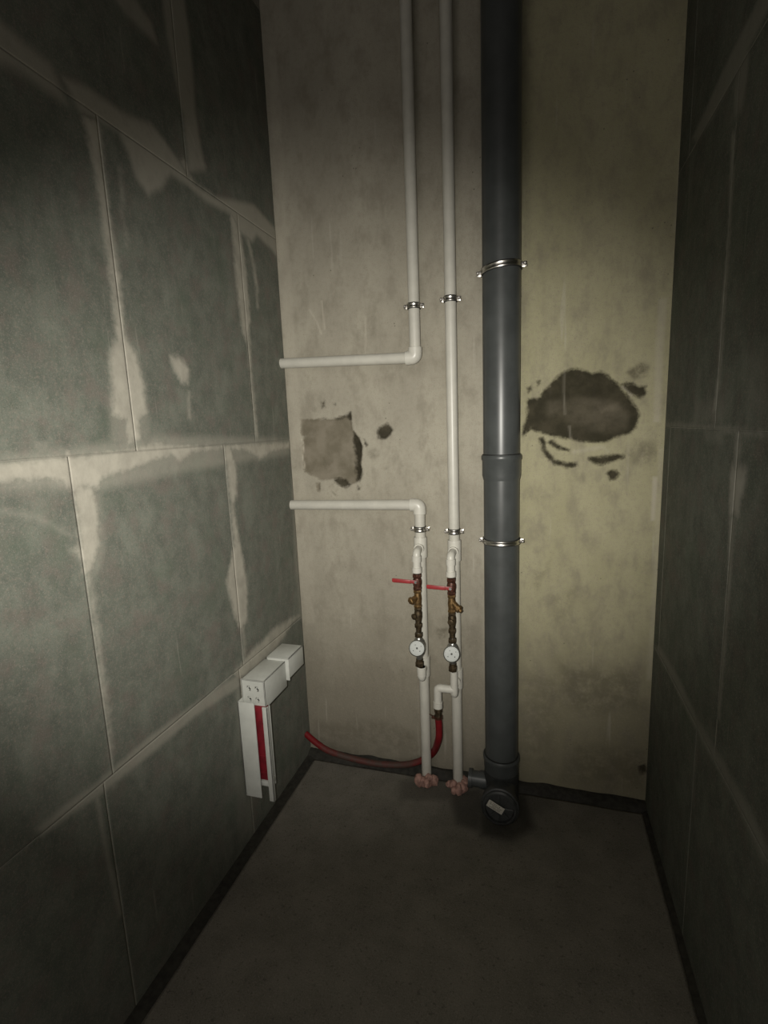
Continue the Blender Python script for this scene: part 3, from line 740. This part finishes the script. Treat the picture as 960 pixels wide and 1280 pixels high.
    for a, r_, q in [(.6, .014, .0016), (2.4, .013, .0018), (3.6, .015, .0013), (5.2, .012, .0014)]:
        lathe(bm, [(0, .0272), (q, .0272), (q, .0281), (0, .0281)], fo+u_*math.cos(a)*r_+v_*math.sin(a)*r_, fd, 10)
    for a in range(24):
        dr = u_*math.cos(a*math.pi/12)+v_*math.sin(a*math.pi/12)
        tube(bm, [fo+fd*.0275+dr*.0195, fo+fd*.0275+dr*.0215], .00035, 4)
    pm = obj('dial_marks', bm, M['ink'], m)
    rel(m)
string(sx1, (717, 737, 759, 790, 808, 832), 'left', ((521, 727), (490, 725)), 'left')
string(sx2+.001, (722, 743, 765, 797, 815, 838), 'right', ((562, 735), (533, 733)), 'right')

# ------------------------------------------------------------------ red hose
h0 = ae+Vector((0, 0, -.0005))
zc_ = zpix(546, 905, SYy)
t = thing('red_hose', 'red hose hanging from the white side arm, its free end lying towards the left wall', 'hose', (h0.x, h0.y, .0))
bm = BM(); lathe(bm, [(0, 0), (.0115, 0), (.0135, .003), (.0135, .014), (.0112, .017), (.0112, .03), (.0125, .032), (.0125, .040), (0, .040)], h0, (0, 0, -1), 8)
obj('hose_coupling', bm, M['bronze'], t)
E1 = Vector(U(382, 917, 1, -.036))
def V_(a, b, y): return Vector(U(a, b, 1, y))
pts = [h0+Vector((0, 0, -.036)), h0+Vector((.001, .004, -.08)), Vector((h0.x-.006, h0.y+.018, zpix(543, 925, SYy+.02))), Vector((X1+.010, -.030, .085)), V_(512, 955, -.026),
       V_(475, 955, -.036), V_(440, 948, -.046), V_(412, 939, -.05), V_(396, 929, -.046), E1]
def catmull(p, n=12):
    q = [p[0]*2-p[1]]+p+[p[-1]*2-p[-2]]; out = []
    for i in range(1, len(q)-2):
        for k in range(n):
            s = k/n; a, b, c, d = q[i-1:i+3]
            out.append(.5*((2*b)+(c-a)*s+(2*a-5*b+4*c-d)*s*s+(3*b-a-3*c+d)*s**3))
    return out+[q[-2]]
HP = catmull(pts)
bm = BM(); tube(bm, HP, .0115, 20, cap=False)
dN = (HP[-1]-HP[-2]).normalized(); lathe(bm, [(.0115, 0), (.009, .0002), (.009, -.03)], HP[-1], dN, 20)
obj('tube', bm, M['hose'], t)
bm = BM(); lathe(bm, [(0, -.012), (.0089, -.012), (.0089, -.016), (0, -.016)], HP[-1], dN, 16); obj('open_end', bm, M['hose_in'], t)
bm = BM(); cc = h0+Vector((0, 0, -.034)); lathe(bm, [(.0126, -.004), (.0142, -.004), (.0142, .004), (.0126, .004)], cc, (0, 0, 1), 24)
box(bm, cc+Vector((-.016, -.006, 0)), (.010, .006, .009), bev=.001); tube(bm, [cc+Vector((-.012, -.006, .003)), cc+Vector((-.028, -.010, .012))], .0018, 8)
obj('hose_clip', bm, M['valve'], t)
rel(t)

# ------------------------------------------------------------------ white plastic box section on the left wall
FY = -.452
def Q(px, py, y=FY): p = U(px, py, 1, y); return (p[0], p[2])
t = thing('plastic_housing', 'white plastic stepped housing on the left wall with a tall red slot', 'housing', (0, FY, U(306, 995, 0, .0)[2]))

def bx(bm, x0, x1, y0, y1, z0, z1, bev=.0012): box(bm, ((x0+x1)/2, (y0+y1)/2, (z0+z1)/2), (x1-x0, y1-y0, z1-z0), None, bev)
YF = -.458; X0_ = .003
bm = BM(); bx(bm, X0_, .058, YF, YF+.004, .162, .474); bx(bm, X0_, .007, YF, YF+.13, .162, .474); obj('front_panel', bm, M['white_plastic'], t)
bm = BM(); bx(bm, .084, .101, YF, YF+.004, .158, .466); bx(bm, .097, .101, YF, YF+.010, .158, .466); obj('side_strip', bm, M['white_plastic'], t)
bm = BM(); bx(bm, .045, .085, YF+.014, YF+.036, .215, .456, .003)
for k in range(4): bx(bm, .045, .084, YF+.012, YF+.02, .24+k*.055, .243+k*.055, .0005)
obj('red_insert', bm, M['red_core'], t)
bm = BM(); bx(bm, .004, .082, YF+.045, YF+.05, .182, .470); bx(bm, .052, .084, YF+.012, YF+.045, .196, .212); obj('back_plate', bm, M['white_plastic'], t)
# vented step above
bm = BM(); xa, xb, ya, yb, za, zb2 = X0_+.004, .084, -.436, -.300, .448, .535; th = .0035
bx(bm, xa, xb, ya, yb, zb2-th, zb2); bx(bm, xa, xa+th, ya, yb, za, zb2); bx(bm, xb-th, xb, ya, yb, za, zb2); bx(bm, xa, xb, ya, yb, za, za+th)
# front face with four slots
xs = [xa, xa+.018, xa+.031, xa+.045, xa+.058, xb]; zz = [za, za+.018, za+.034, za+.052, za+.068, zb2]
for a in range(5):
    for b in range(5):
        if a in (1, 3) and b in (1, 3): continue
        bx(bm, xs[a], xs[a+1], ya, ya+th, zz[b], zz[b+1], 0)
for a in (1, 3):
    for b in (1, 3):
        box(bm, ((xs[a]+xs[a+1])/2-.003, ya+.002, (zz[b]+zz[b+1])/2-.003), (.009, .003, .016), Matrix.Rotation(.7, 3, 'Y'), 0)
        box(bm, ((xs[a]+xs[a+1])/2+.006, ya+.002, (zz[b]+zz[b+1])/2+.005), (.006, .003, .016), Matrix.Rotation(.7, 3, 'Y'), 0)
obj('vented_box', bm, M['white_plastic'], t)
bm = BM(); bx(bm, .018, .096, -.302, -.198, .540, .544); bx(bm, .018, .096, -.302, -.298, .470, .544); bx(bm, .018, .022, -.302, -.198, .47, .544); bx(bm, .092, .096, -.30, -.198, .478, .544)
bx(bm, X0_, .02, -.27, -.21, .50, .53)
e = obj('end_box', bm, M['white_plastic'], t)
bm = BM(); cyl(bm, (.070, -.304, .530), (.070, -.301, .530), .003, 12, .0002); obj('screw', bm, M['bronze'], e)
rel(t)
